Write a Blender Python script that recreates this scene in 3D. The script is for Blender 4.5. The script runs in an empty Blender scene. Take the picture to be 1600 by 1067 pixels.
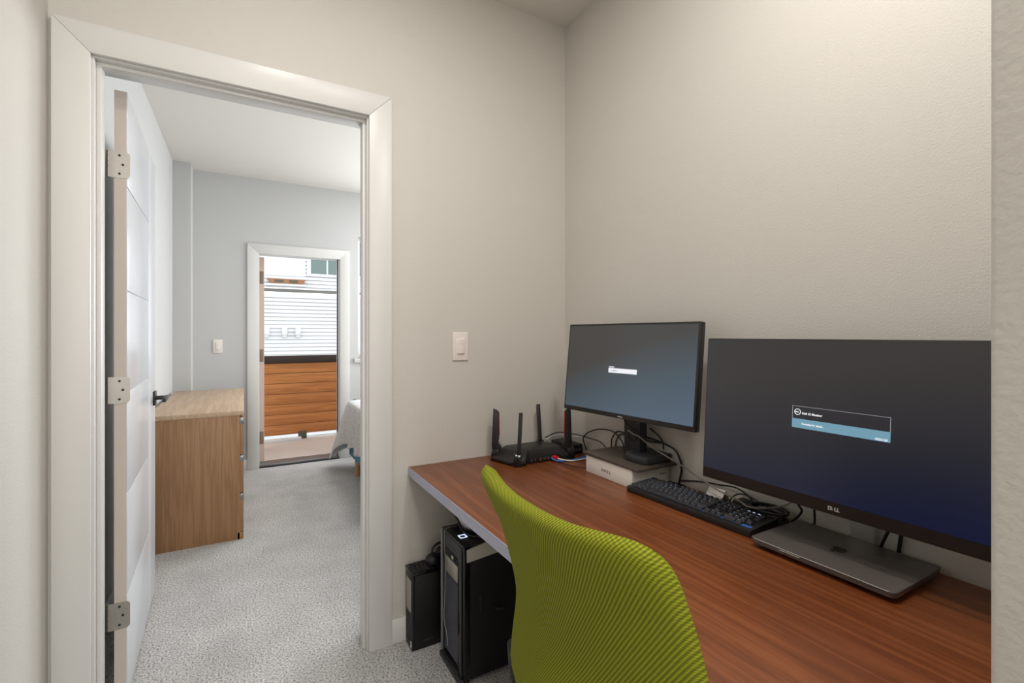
import bpy, bmesh, math, random
from mathutils import Vector, Matrix
random.seed(4)
C = bpy.context.scene.collection
PI = math.pi
R = math.radians

# ------------------------------------------------------------------ camera
cd = bpy.data.cameras.new('camera'); cam = bpy.data.objects.new('camera', cd); C.objects.link(cam)
cam.location = (0, 0, 1.24); cam.rotation_euler = (R(90), 0, R(-29.54))
cd.sensor_width = 36; cd.lens = 36 * 741 / 1600; cd.shift_y = -10.5 / 1600
cd.clip_start = 0.02; cd.clip_end = 200
sc = bpy.context.scene; sc.camera = cam
sc.view_settings.view_transform = 'Standard'; sc.view_settings.look = 'None'
sc.view_settings.gamma = 1; sc.view_settings.use_curve_mapping = False
sc.view_settings.exposure = 0.0
# ------------------------------------------------------------------ world: bright overcast sky
w = bpy.data.worlds.new('overcast_sky'); sc.world = w; w.use_nodes = True
bg = w.node_tree.nodes['Background']
bg.inputs[0].default_value = (0.94, 0.97, 1.0, 1); bg.inputs[1].default_value = 2.0

def area(name, loc, rot, sx, sy, power, col, spread=180, disk=False):
    l = bpy.data.lights.new(name, 'AREA'); l.energy = power; l.color = col
    l.shape = 'DISK' if disk else 'RECTANGLE'; l.size = sx
    if not disk: l.size_y = sy
    l.spread = R(spread)
    o = bpy.data.objects.new(name, l); o.location = loc; o.rotation_euler = rot; C.objects.link(o); return o
WARM = (1.0, 0.957, 0.915)
area('ceiling_downlight', (0.22, 0.95, 2.735), (0, 0, 0), .16, .16, 9.5, WARM, disk=True)
area('ceiling_downlight', (0.78, 0.42, 2.735), (0, 0, 0), .16, .16, 13, WARM, disk=True)
area('ceiling_downlight', (0.05, -0.75, 2.735), (0, 0, 0), .16, .16, 14, WARM, disk=True)
area('ceiling_downlight', (0.60, -2.9, 2.735), (0, 0, 0), .20, .20, 26, WARM, disk=True)  # added as overall fill, no fixture known this far back
area('rear_fill_light', (0.75, -3.95, 1.5), (R(90), 0, 0), 2.4, 1.8, 56, (1.0, .98, .96))  # unseen fill light added behind the camera to soften contrast
area('bedroom_side_fill', (3.28, 3.9, 1.6), (R(90), 0, R(90)), 1.6, 1.5, 66, (.95, .975, 1.0))  # added fill from the unseen right wall, brightens the bedroom
area('bedroom_far_window', (1.95, 4.975, 1.62), (R(-90), 0, 0), 1.05, 1.15, 44, (.93, .965, 1.0))
area('bedroom_top_fill', (1.5, 3.9, 2.66), (0, 0, 0), .5, .5, 15, (.94, .97, 1.0), disk=True)  # extra overhead fill added for the bedroom, no lamp known there

# ------------------------------------------------------------------ materials
def lin(c):
    def f(v):
        v /= 255.
        return v / 12.92 if v <= .04045 else ((v + .055) / 1.055) ** 2.4
    return (f(c[0]), f(c[1]), f(c[2]), 1)
def mat(name, c, rough=.5, metal=0, spec=.5, emit=None, es=1, bump=None, coat=0):
    m = bpy.data.materials.new(name); m.use_nodes = True
    nt = m.node_tree; b = nt.nodes['Principled BSDF']
    b.inputs['Base Color'].default_value = lin(c); b.inputs['Roughness'].default_value = rough
    b.inputs['Metallic'].default_value = metal; b.inputs['Specular IOR Level'].default_value = spec
    b.inputs['Coat Weight'].default_value = coat
    if emit: b.inputs['Emission Color'].default_value = lin(emit); b.inputs['Emission Strength'].default_value = es
    if bump:
        n, l = nt.nodes, nt.links
        tc = n.new('ShaderNodeTexCoord'); no = n.new('ShaderNodeTexNoise'); bp = n.new('ShaderNodeBump')
        no.inputs['Scale'].default_value = bump[0]; no.inputs['Detail'].default_value = 3
        bp.inputs['Strength'].default_value = bump[1]; bp.inputs['Distance'].default_value = bump[2]
        l.new(tc.outputs['Object'], no.inputs['Vector']); l.new(no.outputs[0], bp.inputs['Height']); l.new(bp.outputs[0], b.inputs['Normal'])
    return m
def ramp(nt, stops):
    r = nt.nodes.new('ShaderNodeValToRGB'); e = r.color_ramp.elements
    e[0].position, e[0].color = stops[0][0], lin(stops[0][1]); e[1].position, e[1].color = stops[-1][0], lin(stops[-1][1])
    for p, c in stops[1:-1]:
        x = e.new(p); x.color = lin(c)
    return r
def wood(name, cols, axis, across, along, rough=.4, bump=.12, rings=True, fine=260, coat=0):
    """grain runs along the axis; lines of early and late wood across it"""
    m = mat(name, cols[0], rough, coat=coat); nt = m.node_tree; n, l = nt.nodes, nt.links; b = n['Principled BSDF']
    tc = n.new('ShaderNodeTexCoord')
    def stretched(sa, sl):
        mp = n.new('ShaderNodeMapping'); s = [sa, sa, sa]; s[axis] = sl; mp.inputs['Scale'].default_value = s
        l.new(tc.outputs['Object'], mp.inputs['Vector']); return mp
    a = stretched(across, along); n1 = n.new('ShaderNodeTexNoise'); n1.inputs['Scale'].default_value = 1; n1.inputs['Detail'].default_value = 5; n1.inputs['Distortion'].default_value = .6
    l.new(a.outputs[0], n1.inputs['Vector'])
    f = stretched(fine, fine * .03); n2 = n.new('ShaderNodeTexNoise'); n2.inputs['Scale'].default_value = 1; n2.inputs['Detail'].default_value = 3
    l.new(f.outputs[0], n2.inputs['Vector'])
    src = n1.outputs[0]
    if rings:
        mu = n.new('ShaderNodeMath'); mu.operation = 'MULTIPLY'; mu.inputs[1].default_value = 22
        sn = n.new('ShaderNodeMath'); sn.operation = 'SINE'
        l.new(n1.outputs[0], mu.inputs[0]); l.new(mu.outputs[0], sn.inputs[0])
        m2 = n.new('ShaderNodeMath'); m2.operation = 'MULTIPLY_ADD'; m2.inputs[1].default_value = .2; m2.inputs[2].default_value = .35
        l.new(sn.outputs[0], m2.inputs[0])
        ad = n.new('ShaderNodeMath'); ad.operation = 'MULTIPLY_ADD'; ad.inputs[1].default_value = .32
        l.new(n2.outputs[0], ad.inputs[0]); l.new(m2.outputs[0], ad.inputs[2]); src = ad.outputs[0]
    else:
        ad = n.new('ShaderNodeMath'); ad.operation = 'MULTIPLY_ADD'; ad.inputs[1].default_value = .5
        sb = n.new('ShaderNodeMath'); sb.operation = 'MULTIPLY'; sb.inputs[1].default_value = .55
        l.new(n1.outputs[0], sb.inputs[0]); l.new(n2.outputs[0], ad.inputs[0]); l.new(sb.outputs[0], ad.inputs[2]); src = ad.outputs[0]
    k = len(cols) - 1
    r = ramp(nt, [(.25 + .5 * i / k, c) for i, c in enumerate(cols)])
    l.new(src, r.inputs[0]); l.new(r.outputs[0], b.inputs['Base Color'])
    bp = n.new('ShaderNodeBump'); bp.inputs['Strength'].default_value = bump; bp.inputs['Distance'].default_value = .001
    l.new(n2.outputs[0], bp.inputs['Height']); l.new(bp.outputs[0], b.inputs['Normal'])
    return m
M = {}
M['wall'] = mat('orange_peel_wall_paint', (202, 198.5, 191.5), .62, spec=.35, bump=(210, .55, .0016))
M['bed_wall'] = mat('bedroom_wall_paint', (194, 194, 193), .62, spec=.35, bump=(210, .4, .0012))
M['ceil'] = mat('ceiling_paint', (214, 211, 204), .8, bump=(180, .3, .001))
M['trim'] = mat('satin_white_trim', (213, 212, 209), .35)
M['doorm'] = mat('satin_white_door', (204, 206, 210), .24)
M['nickel'] = mat('brushed_nickel', (176, 172, 165), .34, metal=1)
M['edge'] = mat('warm_tinted_door_edge', (192, 181, 171), .6)  # white door edge with the warm office light mixed into its colour
M['primer'] = mat('beige_primed_edge', (196, 172, 158), .55)
M['hinge2'] = mat('bronze_hinge', (128, 108, 94), .5)
M['steel'] = mat('satin_steel', (150, 150, 150), .3, metal=1)
M['silver'] = mat('silver_plastic', (165, 160, 150), .35, metal=.4)
M['black'] = mat('black_plastic', (27, 26, 26), .42)
M['blackm'] = mat('matte_black_metal', (18, 18, 19), .5)
M['gloss'] = mat('gloss_black', (9, 9, 10), .18)
M['tower'] = mat('black_painted_steel', (10, 10, 11), .45)
M['screw'] = mat('dark_screw', (50, 44, 38), .5, metal=.6)
M['dark'] = mat('dark_gap', (6, 6, 6), .8)
M['grey'] = mat('charcoal_plastic', (44, 45, 48), .45)
M['key'] = mat('keycap_grey', (50, 51, 56), .5)
M['keyb'] = mat('keycap_black', (20, 20, 21), .3)
M['red'] = mat('red_plastic', (205, 22, 22), .35)
M['cable'] = mat('black_cable', (16, 15, 15), .45)
M['cableg'] = mat('grey_cable', (138, 130, 122), .5)
M['cableb'] = mat('blue_cable', (48, 112, 190), .4)
M['cablew'] = mat('white_cable', (215, 213, 210), .4)
M['lap'] = mat('space_grey_aluminium', (104, 98, 95), .42, metal=.45)
M['brightsteel'] = mat('bright_satin_aluminium', (200, 199, 198), .3, metal=.6)
M['lapedge'] = mat('polished_aluminium', (190, 184, 178), .2, metal=1)
M['paper'] = mat('white_card', (226, 222, 216), .7)
M['lid'] = mat('brown_grey_lid', (74, 66, 58), .42)
M['ink'] = mat('dark_ink', (84, 76, 70), .6)
M['bezel'] = mat('monitor_bezel', (30, 29, 29), .4)
M['logo'] = mat('silver_logo', (190, 188, 184), .3)
M['deskedge'] = mat('grey_laminate_edge', (164, 166, 184), .35, spec=.5)
M['plate'] = mat('white_switch_plastic', (228, 221, 214), .35)
M['desk'] = wood('walnut_veneer', [(104, 54, 26), (118, 64, 31), (126, 70, 36), (135, 78, 42)], 1, 30, 1.0, rough=.36, fine=520, bump=.2)
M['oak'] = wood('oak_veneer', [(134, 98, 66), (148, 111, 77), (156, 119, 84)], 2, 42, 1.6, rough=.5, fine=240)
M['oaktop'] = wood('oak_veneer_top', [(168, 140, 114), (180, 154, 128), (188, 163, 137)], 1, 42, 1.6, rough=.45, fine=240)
M['cedar'] = wood('stained_cedar', [(168, 104, 54), (184, 118, 62), (196, 128, 70)], 0, 22, 1.2, rough=.55, fine=200)
M['siding'] = mat('white_siding', (214, 216, 217), .6)
M['fascia'] = mat('grey_flashing', (112, 110, 104), .6)
M['deckm'] = mat('tan_deck', (196, 180, 168), .8, bump=(60, .4, .002))
M['concrete'] = mat('pale_concrete', (206, 204, 198), .85, bump=(40, .5, .003))
M['railm'] = mat('dark_bronze_rail', (62, 50, 46), .45, metal=.4)
M['alu'] = mat('threshold_aluminium', (128, 130, 134), .35, metal=.7)
M['rubber'] = mat('dark_rubber', (34, 34, 36), .7)
M['bedblue'] = mat('blue_bed_fabric', (84, 138, 170), .85, bump=(500, .4, .001))
M['beech'] = mat('beech_leg', (196, 152, 112), .45)
M['brownbox'] = mat('cedar_brown', (150, 104, 70), .6)
M['olive'] = mat('brown_grey_bronze', (84, 80, 66), .6)  # even brown-grey of the brackets and vent slots
M['glass'] = mat('clear_glass', (255, 255, 255), .0)
M['glass'].node_tree.nodes['Principled BSDF'].inputs['Transmission Weight'].default_value = 1
M['glass'].node_tree.nodes['Principled BSDF'].inputs['IOR'].default_value = 1.1
M['housewin'] = mat('reflective_window_glass', (96, 116, 112), .12, spec=.8)
M['ledw'] = mat('white_led', (20, 22, 30), .4, emit=(205, 220, 255), es=1.4)
M['ledb'] = mat('blue_led_keyboard_plate', (10, 12, 16), .5, emit=(60, 130, 220), es=.35)
M['text'] = mat('screen_text_glow', (10, 10, 10), .5, emit=(238, 240, 245), es=1.0)
M['line'] = mat('screen_line_glow', (10, 10, 10), .5, emit=(150, 152, 158), es=1.0)
M['teal'] = mat('screen_teal_glow', (10, 14, 16), .35, emit=(112, 156, 176), es=.95)

def noisecol(name, cols, scale, rough=.9, bumpd=.004, bs=.6, detail=4, extra=None):
    m = mat(name, cols[0], rough, spec=.2); nt = m.node_tree; n, l = nt.nodes, nt.links; b = n['Principled BSDF']
    tc = n.new('ShaderNodeTexCoord'); no = n.new('ShaderNodeTexNoise'); no.inputs['Scale'].default_value = scale; no.inputs['Detail'].default_value = detail; no.inputs['Roughness'].default_value = .6
    l.new(tc.outputs['Object'], no.inputs['Vector'])
    k = len(cols) - 1
    r = ramp(nt, [(.34 + .32 * i / k, c) for i, c in enumerate(cols)]); l.new(no.outputs[0], r.inputs[0])
    out = r.outputs[0]
    if extra:   # large soft brushing of the pile
        n3 = n.new('ShaderNodeTexNoise'); n3.inputs['Scale'].default_value = extra[0]; n3.inputs['Detail'].default_value = 2
        l.new(tc.outputs['Object'], n3.inputs['Vector'])
        mr = n.new('ShaderNodeMapRange'); mr.inputs[1].default_value = .3; mr.inputs[2].default_value = .7; mr.inputs[3].default_value = 1 - extra[1]; mr.inputs[4].default_value = 1 + extra[1]
        l.new(n3.outputs[0], mr.inputs[0])
        mx = n.new('ShaderNodeVectorMath'); mx.operation = 'SCALE'; l.new(out, mx.inputs[0]); l.new(mr.outputs[0], mx.inputs['Scale']); out = mx.outputs[0]
    l.new(out, b.inputs['Base Color'])
    bp = n.new('ShaderNodeBump'); bp.inputs['Strength'].default_value = bs; bp.inputs['Distance'].default_value = bumpd
    l.new(no.outputs[0], bp.inputs['Height']); l.new(bp.outputs[0], b.inputs['Normal'])
    return m
M['carpet'] = noisecol('grey_carpet', [(116, 115, 113), (190, 188, 186), (219, 218, 216)], 135, bumpd=.010, bs=.8, extra=(4, .10))
M['blanket'] = noisecol('grey_woven_blanket', [(168, 170, 172), (206, 207, 208), (226, 227, 228)], 120, bumpd=.003, bs=.5)

# knitted lime fabric: ribs sweep in wide arcs over the shell, small knit loops along them
def knit():
    m = mat('lime_knit_fabric', (158, 162, 44), .85, spec=.2); nt = m.node_tree; n, l = nt.nodes, nt.links; b = n['Principled BSDF']
    uv = n.new('ShaderNodeUVMap'); uv.uv_map = 'UVMap'
    sp = n.new('ShaderNodeSeparateXYZ'); l.new(uv.outputs[0], sp.inputs[0])
    def mth(op, a, bb=None, c=None):
        x = n.new('ShaderNodeMath'); x.operation = op
        for i, v in enumerate((a, bb, c)):
            if v is None: continue
            if isinstance(v, (int, float)): x.inputs[i].default_value = v
            else: l.new(v, x.inputs[i])
        return x.outputs[0]
    u_, v_ = sp.outputs[0], sp.outputs[1]
    g_ = mth('SUBTRACT', mth('MULTIPLY', u_, 1.05), mth('MULTIPLY', mth('EXPONENT', mth('MULTIPLY', u_, -9)), .26))
    ph = mth('SUBTRACT', v_, mth('MULTIPLY', g_, mth('MULTIPLY_ADD', v_, .5, .82)))
    rib = mth('SINE', mth('MULTIPLY', ph, 2 * PI / .0070))
    al = mth('SINE', mth('ADD', mth('MULTIPLY', mth('ADD', u_, mth('MULTIPLY', v_, .9)), 2 * PI / .0052), mth('MULTIPLY', ph, PI / .0070)))
    h = mth('ADD', mth('MULTIPLY', rib, .36), mth('MULTIPLY', al, .14))
    h = mth('ADD', h, .5)
    r = ramp(nt, [(0.0, (86, 92, 12)), (.5, (120, 126, 26)), (1.0, (156, 160, 48))])
    l.new(h, r.inputs[0]); l.new(r.outputs[0], b.inputs['Base Color'])
    bp = n.new('ShaderNodeBump'); bp.inputs['Strength'].default_value = .6; bp.inputs['Distance'].default_value = .0018
    l.new(h, bp.inputs['Height']); l.new(bp.outputs[0], b.inputs['Normal'])
    return m
M['knit'] = knit()

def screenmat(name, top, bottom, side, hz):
    """lit panel: backlight and reflection painted as one glow, top to bottom and sideways"""
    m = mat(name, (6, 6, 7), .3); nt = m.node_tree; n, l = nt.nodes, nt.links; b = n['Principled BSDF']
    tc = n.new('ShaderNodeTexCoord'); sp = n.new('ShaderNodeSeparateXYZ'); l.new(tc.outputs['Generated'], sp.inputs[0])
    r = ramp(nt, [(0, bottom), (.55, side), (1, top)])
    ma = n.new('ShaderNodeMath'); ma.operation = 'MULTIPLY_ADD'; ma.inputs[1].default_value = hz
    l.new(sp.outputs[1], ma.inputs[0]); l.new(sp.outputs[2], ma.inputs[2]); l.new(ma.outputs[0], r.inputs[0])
    l.new(r.outputs[0], b.inputs['Emission Color']); b.inputs['Emission Strength'].default_value = 1  # emission carries the screen's reflection along with its backlight
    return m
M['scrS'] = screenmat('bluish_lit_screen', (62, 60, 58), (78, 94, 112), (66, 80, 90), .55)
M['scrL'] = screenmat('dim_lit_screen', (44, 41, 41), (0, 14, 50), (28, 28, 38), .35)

# ------------------------------------------------------------------ mesh helpers (world metres)
def box(bm, x0, x1, y0, y1, z0, z1, bev=0, seg=2, M_=None):
    n = bmesh.new(); bmesh.ops.create_cube(n, size=1)
    for v in n.verts:
        v.co = Vector(((x0 + x1) / 2 + v.co.x * (x1 - x0), (y0 + y1) / 2 + v.co.y * (y1 - y0), (z0 + z1) / 2 + v.co.z * (z1 - z0)))
    if bev: bmesh.ops.bevel(n, geom=n.edges[:], offset=bev, segments=seg, profile=.5, affect='EDGES')
    merge(bm, n, M_); return bm
def merge(bm, n, M_=None):
    if M_ is not None: bmesh.ops.transform(n, matrix=M_, verts=n.verts)
    me = bpy.data.meshes.new('tmp'); n.to_mesh(me); n.free(); bm.from_mesh(me); bpy.data.meshes.remove(me)
def cyl(bm, p, q, r, r2=None, seg=20, bev=0):
    p, q = Vector(p), Vector(q); d = q - p; n = bmesh.new()
    bmesh.ops.create_cone(n, cap_ends=True, segments=seg, radius1=r, radius2=r if r2 is None else r2, depth=d.length)
    if bev:
        es = [e for e in n.edges if len(e.link_faces) == 2 and any(len(f.verts) > 4 for f in e.link_faces)]
        bmesh.ops.bevel(n, geom=es, offset=bev, segments=2, profile=.5, affect='EDGES')
    rot = Vector((0, 0, 1)).rotation_difference(d.normalized()).to_matrix().to_4x4()
    merge(bm, n, Matrix.Translation((p + q) / 2) @ rot); return bm
def prism(bm, pts, a0, a1, axis=2, bev=0, M_=None):
    """outline in the two other axes, extruded along the axis"""
    n = bmesh.new()
    def mk(p, a):
        c = [0, 0, 0]; c[axis] = a; o = [i for i in range(3) if i != axis]; c[o[0]], c[o[1]] = p; return n.verts.new(c)
    A = [mk(p, a0) for p in pts]; B = [mk(p, a1) for p in pts]
    n.faces.new(A[::-1]); n.faces.new(B)
    for i in range(len(pts)):
        j = (i + 1) % len(pts); n.faces.new((A[i], A[j], B[j], B[i]))
    bmesh.ops.recalc_face_normals(n, faces=n.faces)
    if bev: bmesh.ops.bevel(n, geom=n.edges[:], offset=bev, segments=2, profile=.5, affect='EDGES')
    merge(bm, n, M_); return bm
def spline(pts, k=8):
    P = [Vector(p) for p in pts]; P = [P[0] * 2 - P[1]] + P + [P[-1] * 2 - P[-2]]; out = []
    for i in range(1, len(P) - 2):
        a, b, c, d = P[i - 1:i + 3]
        for j in range(k):
            t = j / k
            out.append(.5 * ((2 * b) + (c - a) * t + (2 * a - 5 * b + 4 * c - d) * t * t + (3 * b - a - 3 * c + d) * t ** 3))
    out.append(P[-2]); return out
def tube(bm, pts, r, seg=8, smooth=True, closed=False):
    P = spline(pts) if smooth else [Vector(p) for p in pts]
    n = bmesh.new(); rings = []; up = Vector((0, 0, 1)); prev = None
    for i, p in enumerate(P):
        t = (P[min(i + 1, len(P) - 1)] - P[max(i - 1, 0)]).normalized()
        if prev is None:
            s = t.cross(up); s = s if s.length > .1 else t.cross(Vector((1, 0, 0)))
        else: s = prev - t * prev.dot(t)
        s.normalize(); prev = s; u = s.cross(t)
        rings.append([n.verts.new(p + (s * math.cos(2 * PI * j / seg) + u * math.sin(2 * PI * j / seg)) * r) for j in range(seg)])
    for a, b in zip(rings, rings[1:]):
        for j in range(seg): n.faces.new((a[j], a[(j + 1) % seg], b[(j + 1) % seg], b[j]))
    n.faces.new(rings[0][::-1]); n.faces.new(rings[-1])
    bmesh.ops.recalc_face_normals(n, faces=n.faces); merge(bm, n); return bm
def link(name, bm, m, parent=None, smooth=True, local=False, origin=None):
    me = bpy.data.meshes.new(name)
    if parent is not None and not local:
        p = parent; off = Vector((0, 0, 0))
        while p is not None: off += p.location; p = p.parent
        bmesh.ops.translate(bm, verts=bm.verts, vec=-off)
    if origin is not None: bmesh.ops.translate(bm, verts=bm.verts, vec=-Vector(origin))
    bm.to_mesh(me); bm.free(); me.materials.append(m)
    if smooth:
        me.polygons.foreach_set('use_smooth', [True] * len(me.polygons)); me.set_sharp_from_angle(angle=R(32))
    o = bpy.data.objects.new(name, me); C.objects.link(o)
    if parent is not None: o.parent = parent
    if origin is not None: o.location = origin
    return o
def struct(name, bm, m, parent=None):
    o = link(name, bm, m, parent)
    if parent is None: o['kind'] = 'structure'
    return o
def tag(o, label, cat, group=None):
    o['label'] = label; o['category'] = cat
    if group: o['group'] = group
    return o
def thing(name, label, cat, loc=(0, 0, 0), rotz=0, group=None):
    o = bpy.data.objects.new(name, None); C.objects.link(o); o.empty_display_size = .1
    o.location = loc; o.rotation_euler = (0, 0, rotz); return tag(o, label, cat, group)
def B(*a, **k): return box(bmesh.new(), *a, **k)
def text(name, body, size, m, parent, loc, ex=.0004, bold=0, spacing=1.0, frame='x', sx=1.0, rotl=0):
    """lettering standing on a face that looks along -x (frame x): reads towards -y"""
    cu = bpy.data.curves.new('lettering', 'FONT'); cu.body = body; cu.size = size; cu.extrude = ex; cu.offset = bold; cu.align_x = 'LEFT'; cu.space_character = spacing
    t = bpy.data.objects.new('lettering', cu); C.objects.link(t)
    dg = bpy.context.evaluated_depsgraph_get(); me = bpy.data.meshes.new_from_object(t.evaluated_get(dg)); bpy.data.objects.remove(t)
    me.name = name; me.materials.clear(); me.materials.append(m)
    if frame == 'x': mt = Matrix(((0, 0, -1, 0), (-sx, 0, 0, 0), (0, 1, 0, 0), (0, 0, 0, 1)))
    me.transform(Matrix.Translation(loc) @ mt @ Matrix.Rotation(rotl, 4, 'Z'))
    o = bpy.data.objects.new(name, me); C.objects.link(o); o.parent = parent; return o

# ================================================================== SETTING
YA, YB = 1.899, 2.014          # office side and bedroom side of the door wall
XL, XB = -0.503, 1.376         # hall wall, wall behind the monitors
CE, CB = 2.745, 2.69
YF = 5.0
struct('floor', B(-2.2, 3.4, -4.1, 5.0, -.06, 0), M['carpet'])
struct('ceiling_office', B(-2.2, 3.4, -4.1, YA + .05, CE, CE + .08), M['ceil'])
struct('ceiling_bedroom', B(-.7, 3.4, YA + .05, YF + .15, CB, CE + .08), M['ceil'])
struct('wall_left', B(XL - .1, XL, -4.1, YA, 0, CE), M['wall'])
# door wall with the opening: one mesh, two faces of paint are the same colour family
dw = bmesh.new(); ox0, ox1, oz = -.413, .437, 2.112
box(dw, XL - .1, ox0, YA, YB, 0, CE); box(dw, ox1, 3.4, YA, YB, 0, CE); box(dw, ox0, ox1, YA, YB, oz, CE)
struct('wall_back', dw, M['wall'])
bw = bmesh.new()
struct('wall_right', B(XB, XB + .12, .17, YA, 0, CE), M['wall'])
ww = bmesh.new(); box(ww, .62, 3.4, .05, .1696, 0, CE, bev=.006, seg=3)
struct('wall_wing', ww, mat('wing_wall_paint', (202, 198.5, 191.5), .62, spec=.35, bump=(105, .5, .0022)))
struct('wall_far_right', B(3.3, 3.4, -4.1, .05, 0, CE), M['wall'])
struct('wall_behind', B(-2.2, 3.4, -4.2, -4.1, 0, CE), M['wall'])
# bedroom
struct('wall_bedroom_left', B(-.612, -.512, YB, YF + .15, 0, CB), M['bed_wall'])
struct('wall_corner_bump', B(-.512, -.385, 4.82, YF, 0, CB), M['bed_wall'])
fw = bmesh.new(); DX0, DX1, DZ = .118, .850, 2.01; WX0, WX1, WZ0, WZ1 = 1.02, 2.5, 1.0, 2.24
box(fw, -.512, DX0, YF, YF + .15, 0, CB); box(fw, DX0, DX1, YF, YF + .15, DZ, CB); box(fw, DX1, WX0, YF, YF + .15, 0, CB)
box(fw, WX0, WX1, YF, YF + .15, 0, WZ0); box(fw, WX0, WX1, YF, YF + .15, WZ1, CB); box(fw, WX1, 3.4, YF, YF + .15, 0, CB)
struct('wall_far', fw, M['bed_wall'])
struct('wall_bedroom_right', B(3.3, 3.4, YB, YF, 0, CB), M['bed_wall'])

# door casing and jamb towards the office
def casing(name, x0, x1, z1, wd, y0, y1, m, bev=.0025):
    bm = bmesh.new()
    for pts in (((x0 - wd, 0), (x0, 0), (x0, z1), (x0 - wd, z1 + wd)), ((x1, 0), (x1 + wd, 0), (x1 + wd, z1 + wd), (x1, z1)), ((x0 - wd, z1 + wd), (x0, z1), (x1, z1), (x1 + wd, z1 + wd))):
        prism(bm, pts, y0, y1, axis=1, bev=bev)
    return struct(name, bm, m)
casing('trim_1', -.4036, .4274, 2.097, .0895, YA - .017, YA, M['trim'])
casing('trim_2', -.4036, .4274, 2.097, .0895, YB, YB + .017, M['trim'])
j = bmesh.new()
box(j, -.413, -.3975, YA, YB, 0, 2.092, bev=.001); box(j, .4225, .437, YA, YB, 0, 2.092, bev=.001); box(j, -.413, .437, YA, YB, 2.092, 2.108, bev=.001)
struct('trim_3', j, M['trim'])
j = bmesh.new()   # stop
box(j, -.3975, -.3855, YA + .022, YA + .066, 0, 2.08, bev=.0015); box(j, .4105, .4225, YA + .022, YA + .066, 0, 2.08, bev=.0015); box(j, -.3975, .4225, YA + .022, YA + .066, 2.08, 2.092, bev=.0015)
struct('trim_4', j, M['trim'])
# balcony door casing, jamb, threshold
casing('trim_5', .124, .8444, 1.994, .092, YF - .017, YF, M['trim'])
j = bmesh.new()
box(j, .118, .131, YF, YF + .15, 0, 1.998); box(j, .837, .850, YF, YF + .15, 0, 1.998); box(j, .118, .850, YF, YF + .15, 1.998, 2.01)
struct('trim_6', j, M['trim'])
th = bmesh.new(); box(th, .131, .837, YF - .005, YF + .17, 0, .022, bev=.004)
struct('trim_7', th, M['alu'])
struct('trim_8', B(.131, .837, YF - .02, YF - .004, 0, .012, bev=.003), M['rubber'])
struct('trim_9', B(.829, .837, YF + .06, YF + .075, .022, 1.998), M['rubber'])
# baseboards
struct('baseboard_back', B(.517, XB, YA - .012, YA, 0, .094, bev=.002), M['trim'])
struct('baseboard_left', B(XL, XL + .012, -4.1, YA, 0, .094, bev=.002), M['trim'])
struct('baseboard_right', B(XB - .012, XB, .17, YA - .012, 0, .094, bev=.002), M['trim'])
struct('baseboard_wing', B(.608, .62, .05, .165, 0, .094, bev=.002), M['trim'])
struct('baseboard_far', B(-.385, .032, YF - .012, YF, 0, .094, bev=.002), M['trim'])
struct('baseboard_far_right', B(.936, 3.3, YF - .012, YF, 0, .094, bev=.002), M['trim'])
struct('baseboard_bedroom_left', B(-.512, -.50, YB + .02, 4.82, 0, .094, bev=.002), M['trim'])

# ------------------------------------------------------------------ panel door, opened into the bedroom
def hinge(parent, x, y, z, a):
    """butt hinge: leaf on the door edge, leaf on the jamb, knuckles between"""
    bm = bmesh.new()
    r = .012; pts = [(0, 0), (.026, 0)] + [(.026 + r * math.sin(t) - 0, r - r * math.cos(t)) for t in (R(30), R(60), R(90))] + [(.026 + r * math.cos(t), .089 - r + r * math.sin(t)) for t in (0, R(30), R(60), R(90))] + [(0, .089)]
    prism(bm, pts, -.0015, 0, axis=1)
    box(bm, -.018, .0, -.002, .0, 0, .089)
    for k in range(5): cyl(bm, (-.019, .004, .0006 + k * .0178), (-.019, .004, .0172 + k * .0178), .006, seg=14)
    mt = Matrix.Translation((x, y, z)); bmesh.ops.transform(bm, matrix=mt, verts=bm.verts)
    h = link('hinge', bm, M['nickel'], parent)
    for sx, sz in ((.010, .014), (.019, .045), (.010, .075)):
        s = cyl(bmesh.new(), (x + sx, y - .003, z + sz), (x + sx, y + .001, z + sz), .0038, seg=12)
        link('screw', s, M['screw'], h)
    return h
door = bpy.data.objects.new('door_1', None); C.objects.link(door); door['kind'] = 'structure'
door.location = (-.3745, 2.030, .012)
leaf = bmesh.new(); L_, H_, T_ = .832, 2.046, .035
box(leaf, 0, T_ - .003, 0, L_, 0, H_)
# raised fields with narrow grooves between: stile, six fields
gz = [0, .354, .694, 1.037, 1.375, 1.725, H_]; gy = [0, .578, L_]
for i in range(6):
    z0 = gz[i] + (.0025 if i else 0); z1 = gz[i + 1] - (.0025 if i < 5 else 0)
    box(leaf, T_ - .006, T_, 0, gy[1] - .0025, z0, z1, bev=.0013)
box(leaf, T_ - .006, T_, gy[1] + .0025, L_, 0, H_, bev=.0013)
lf = link('door_leaf', leaf, M['doorm'], door, local=True)
link('leaf_edge', B(.0005, T_ - .0035, -.0007, .0003, .001, H_ - .001), M['edge'], door, local=True)
door.rotation_euler = (0, 0, R(2.3))
for z in (.243, .998, 1.753):
    h = hinge(None, .0, .0, z, 0); h.parent = door; h.location = (.004, -.0008, 0)
hd = bmesh.new()
box(hd, T_, T_ + .009, L_ - .095, L_ - .03, .895, .960, bev=.0015)
cyl(hd, (T_ + .009, L_ - .0625, .9275), (T_ + .05, L_ - .0625, .9275), .010)
box(hd, T_ + .042, T_ + .056, L_ - .185, L_ - .050, .918, .937, bev=.002)
ho = link('door_handle', hd, M['blackm'], door, local=True); ho['label'] = 'black lever handle with square rose'

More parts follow.
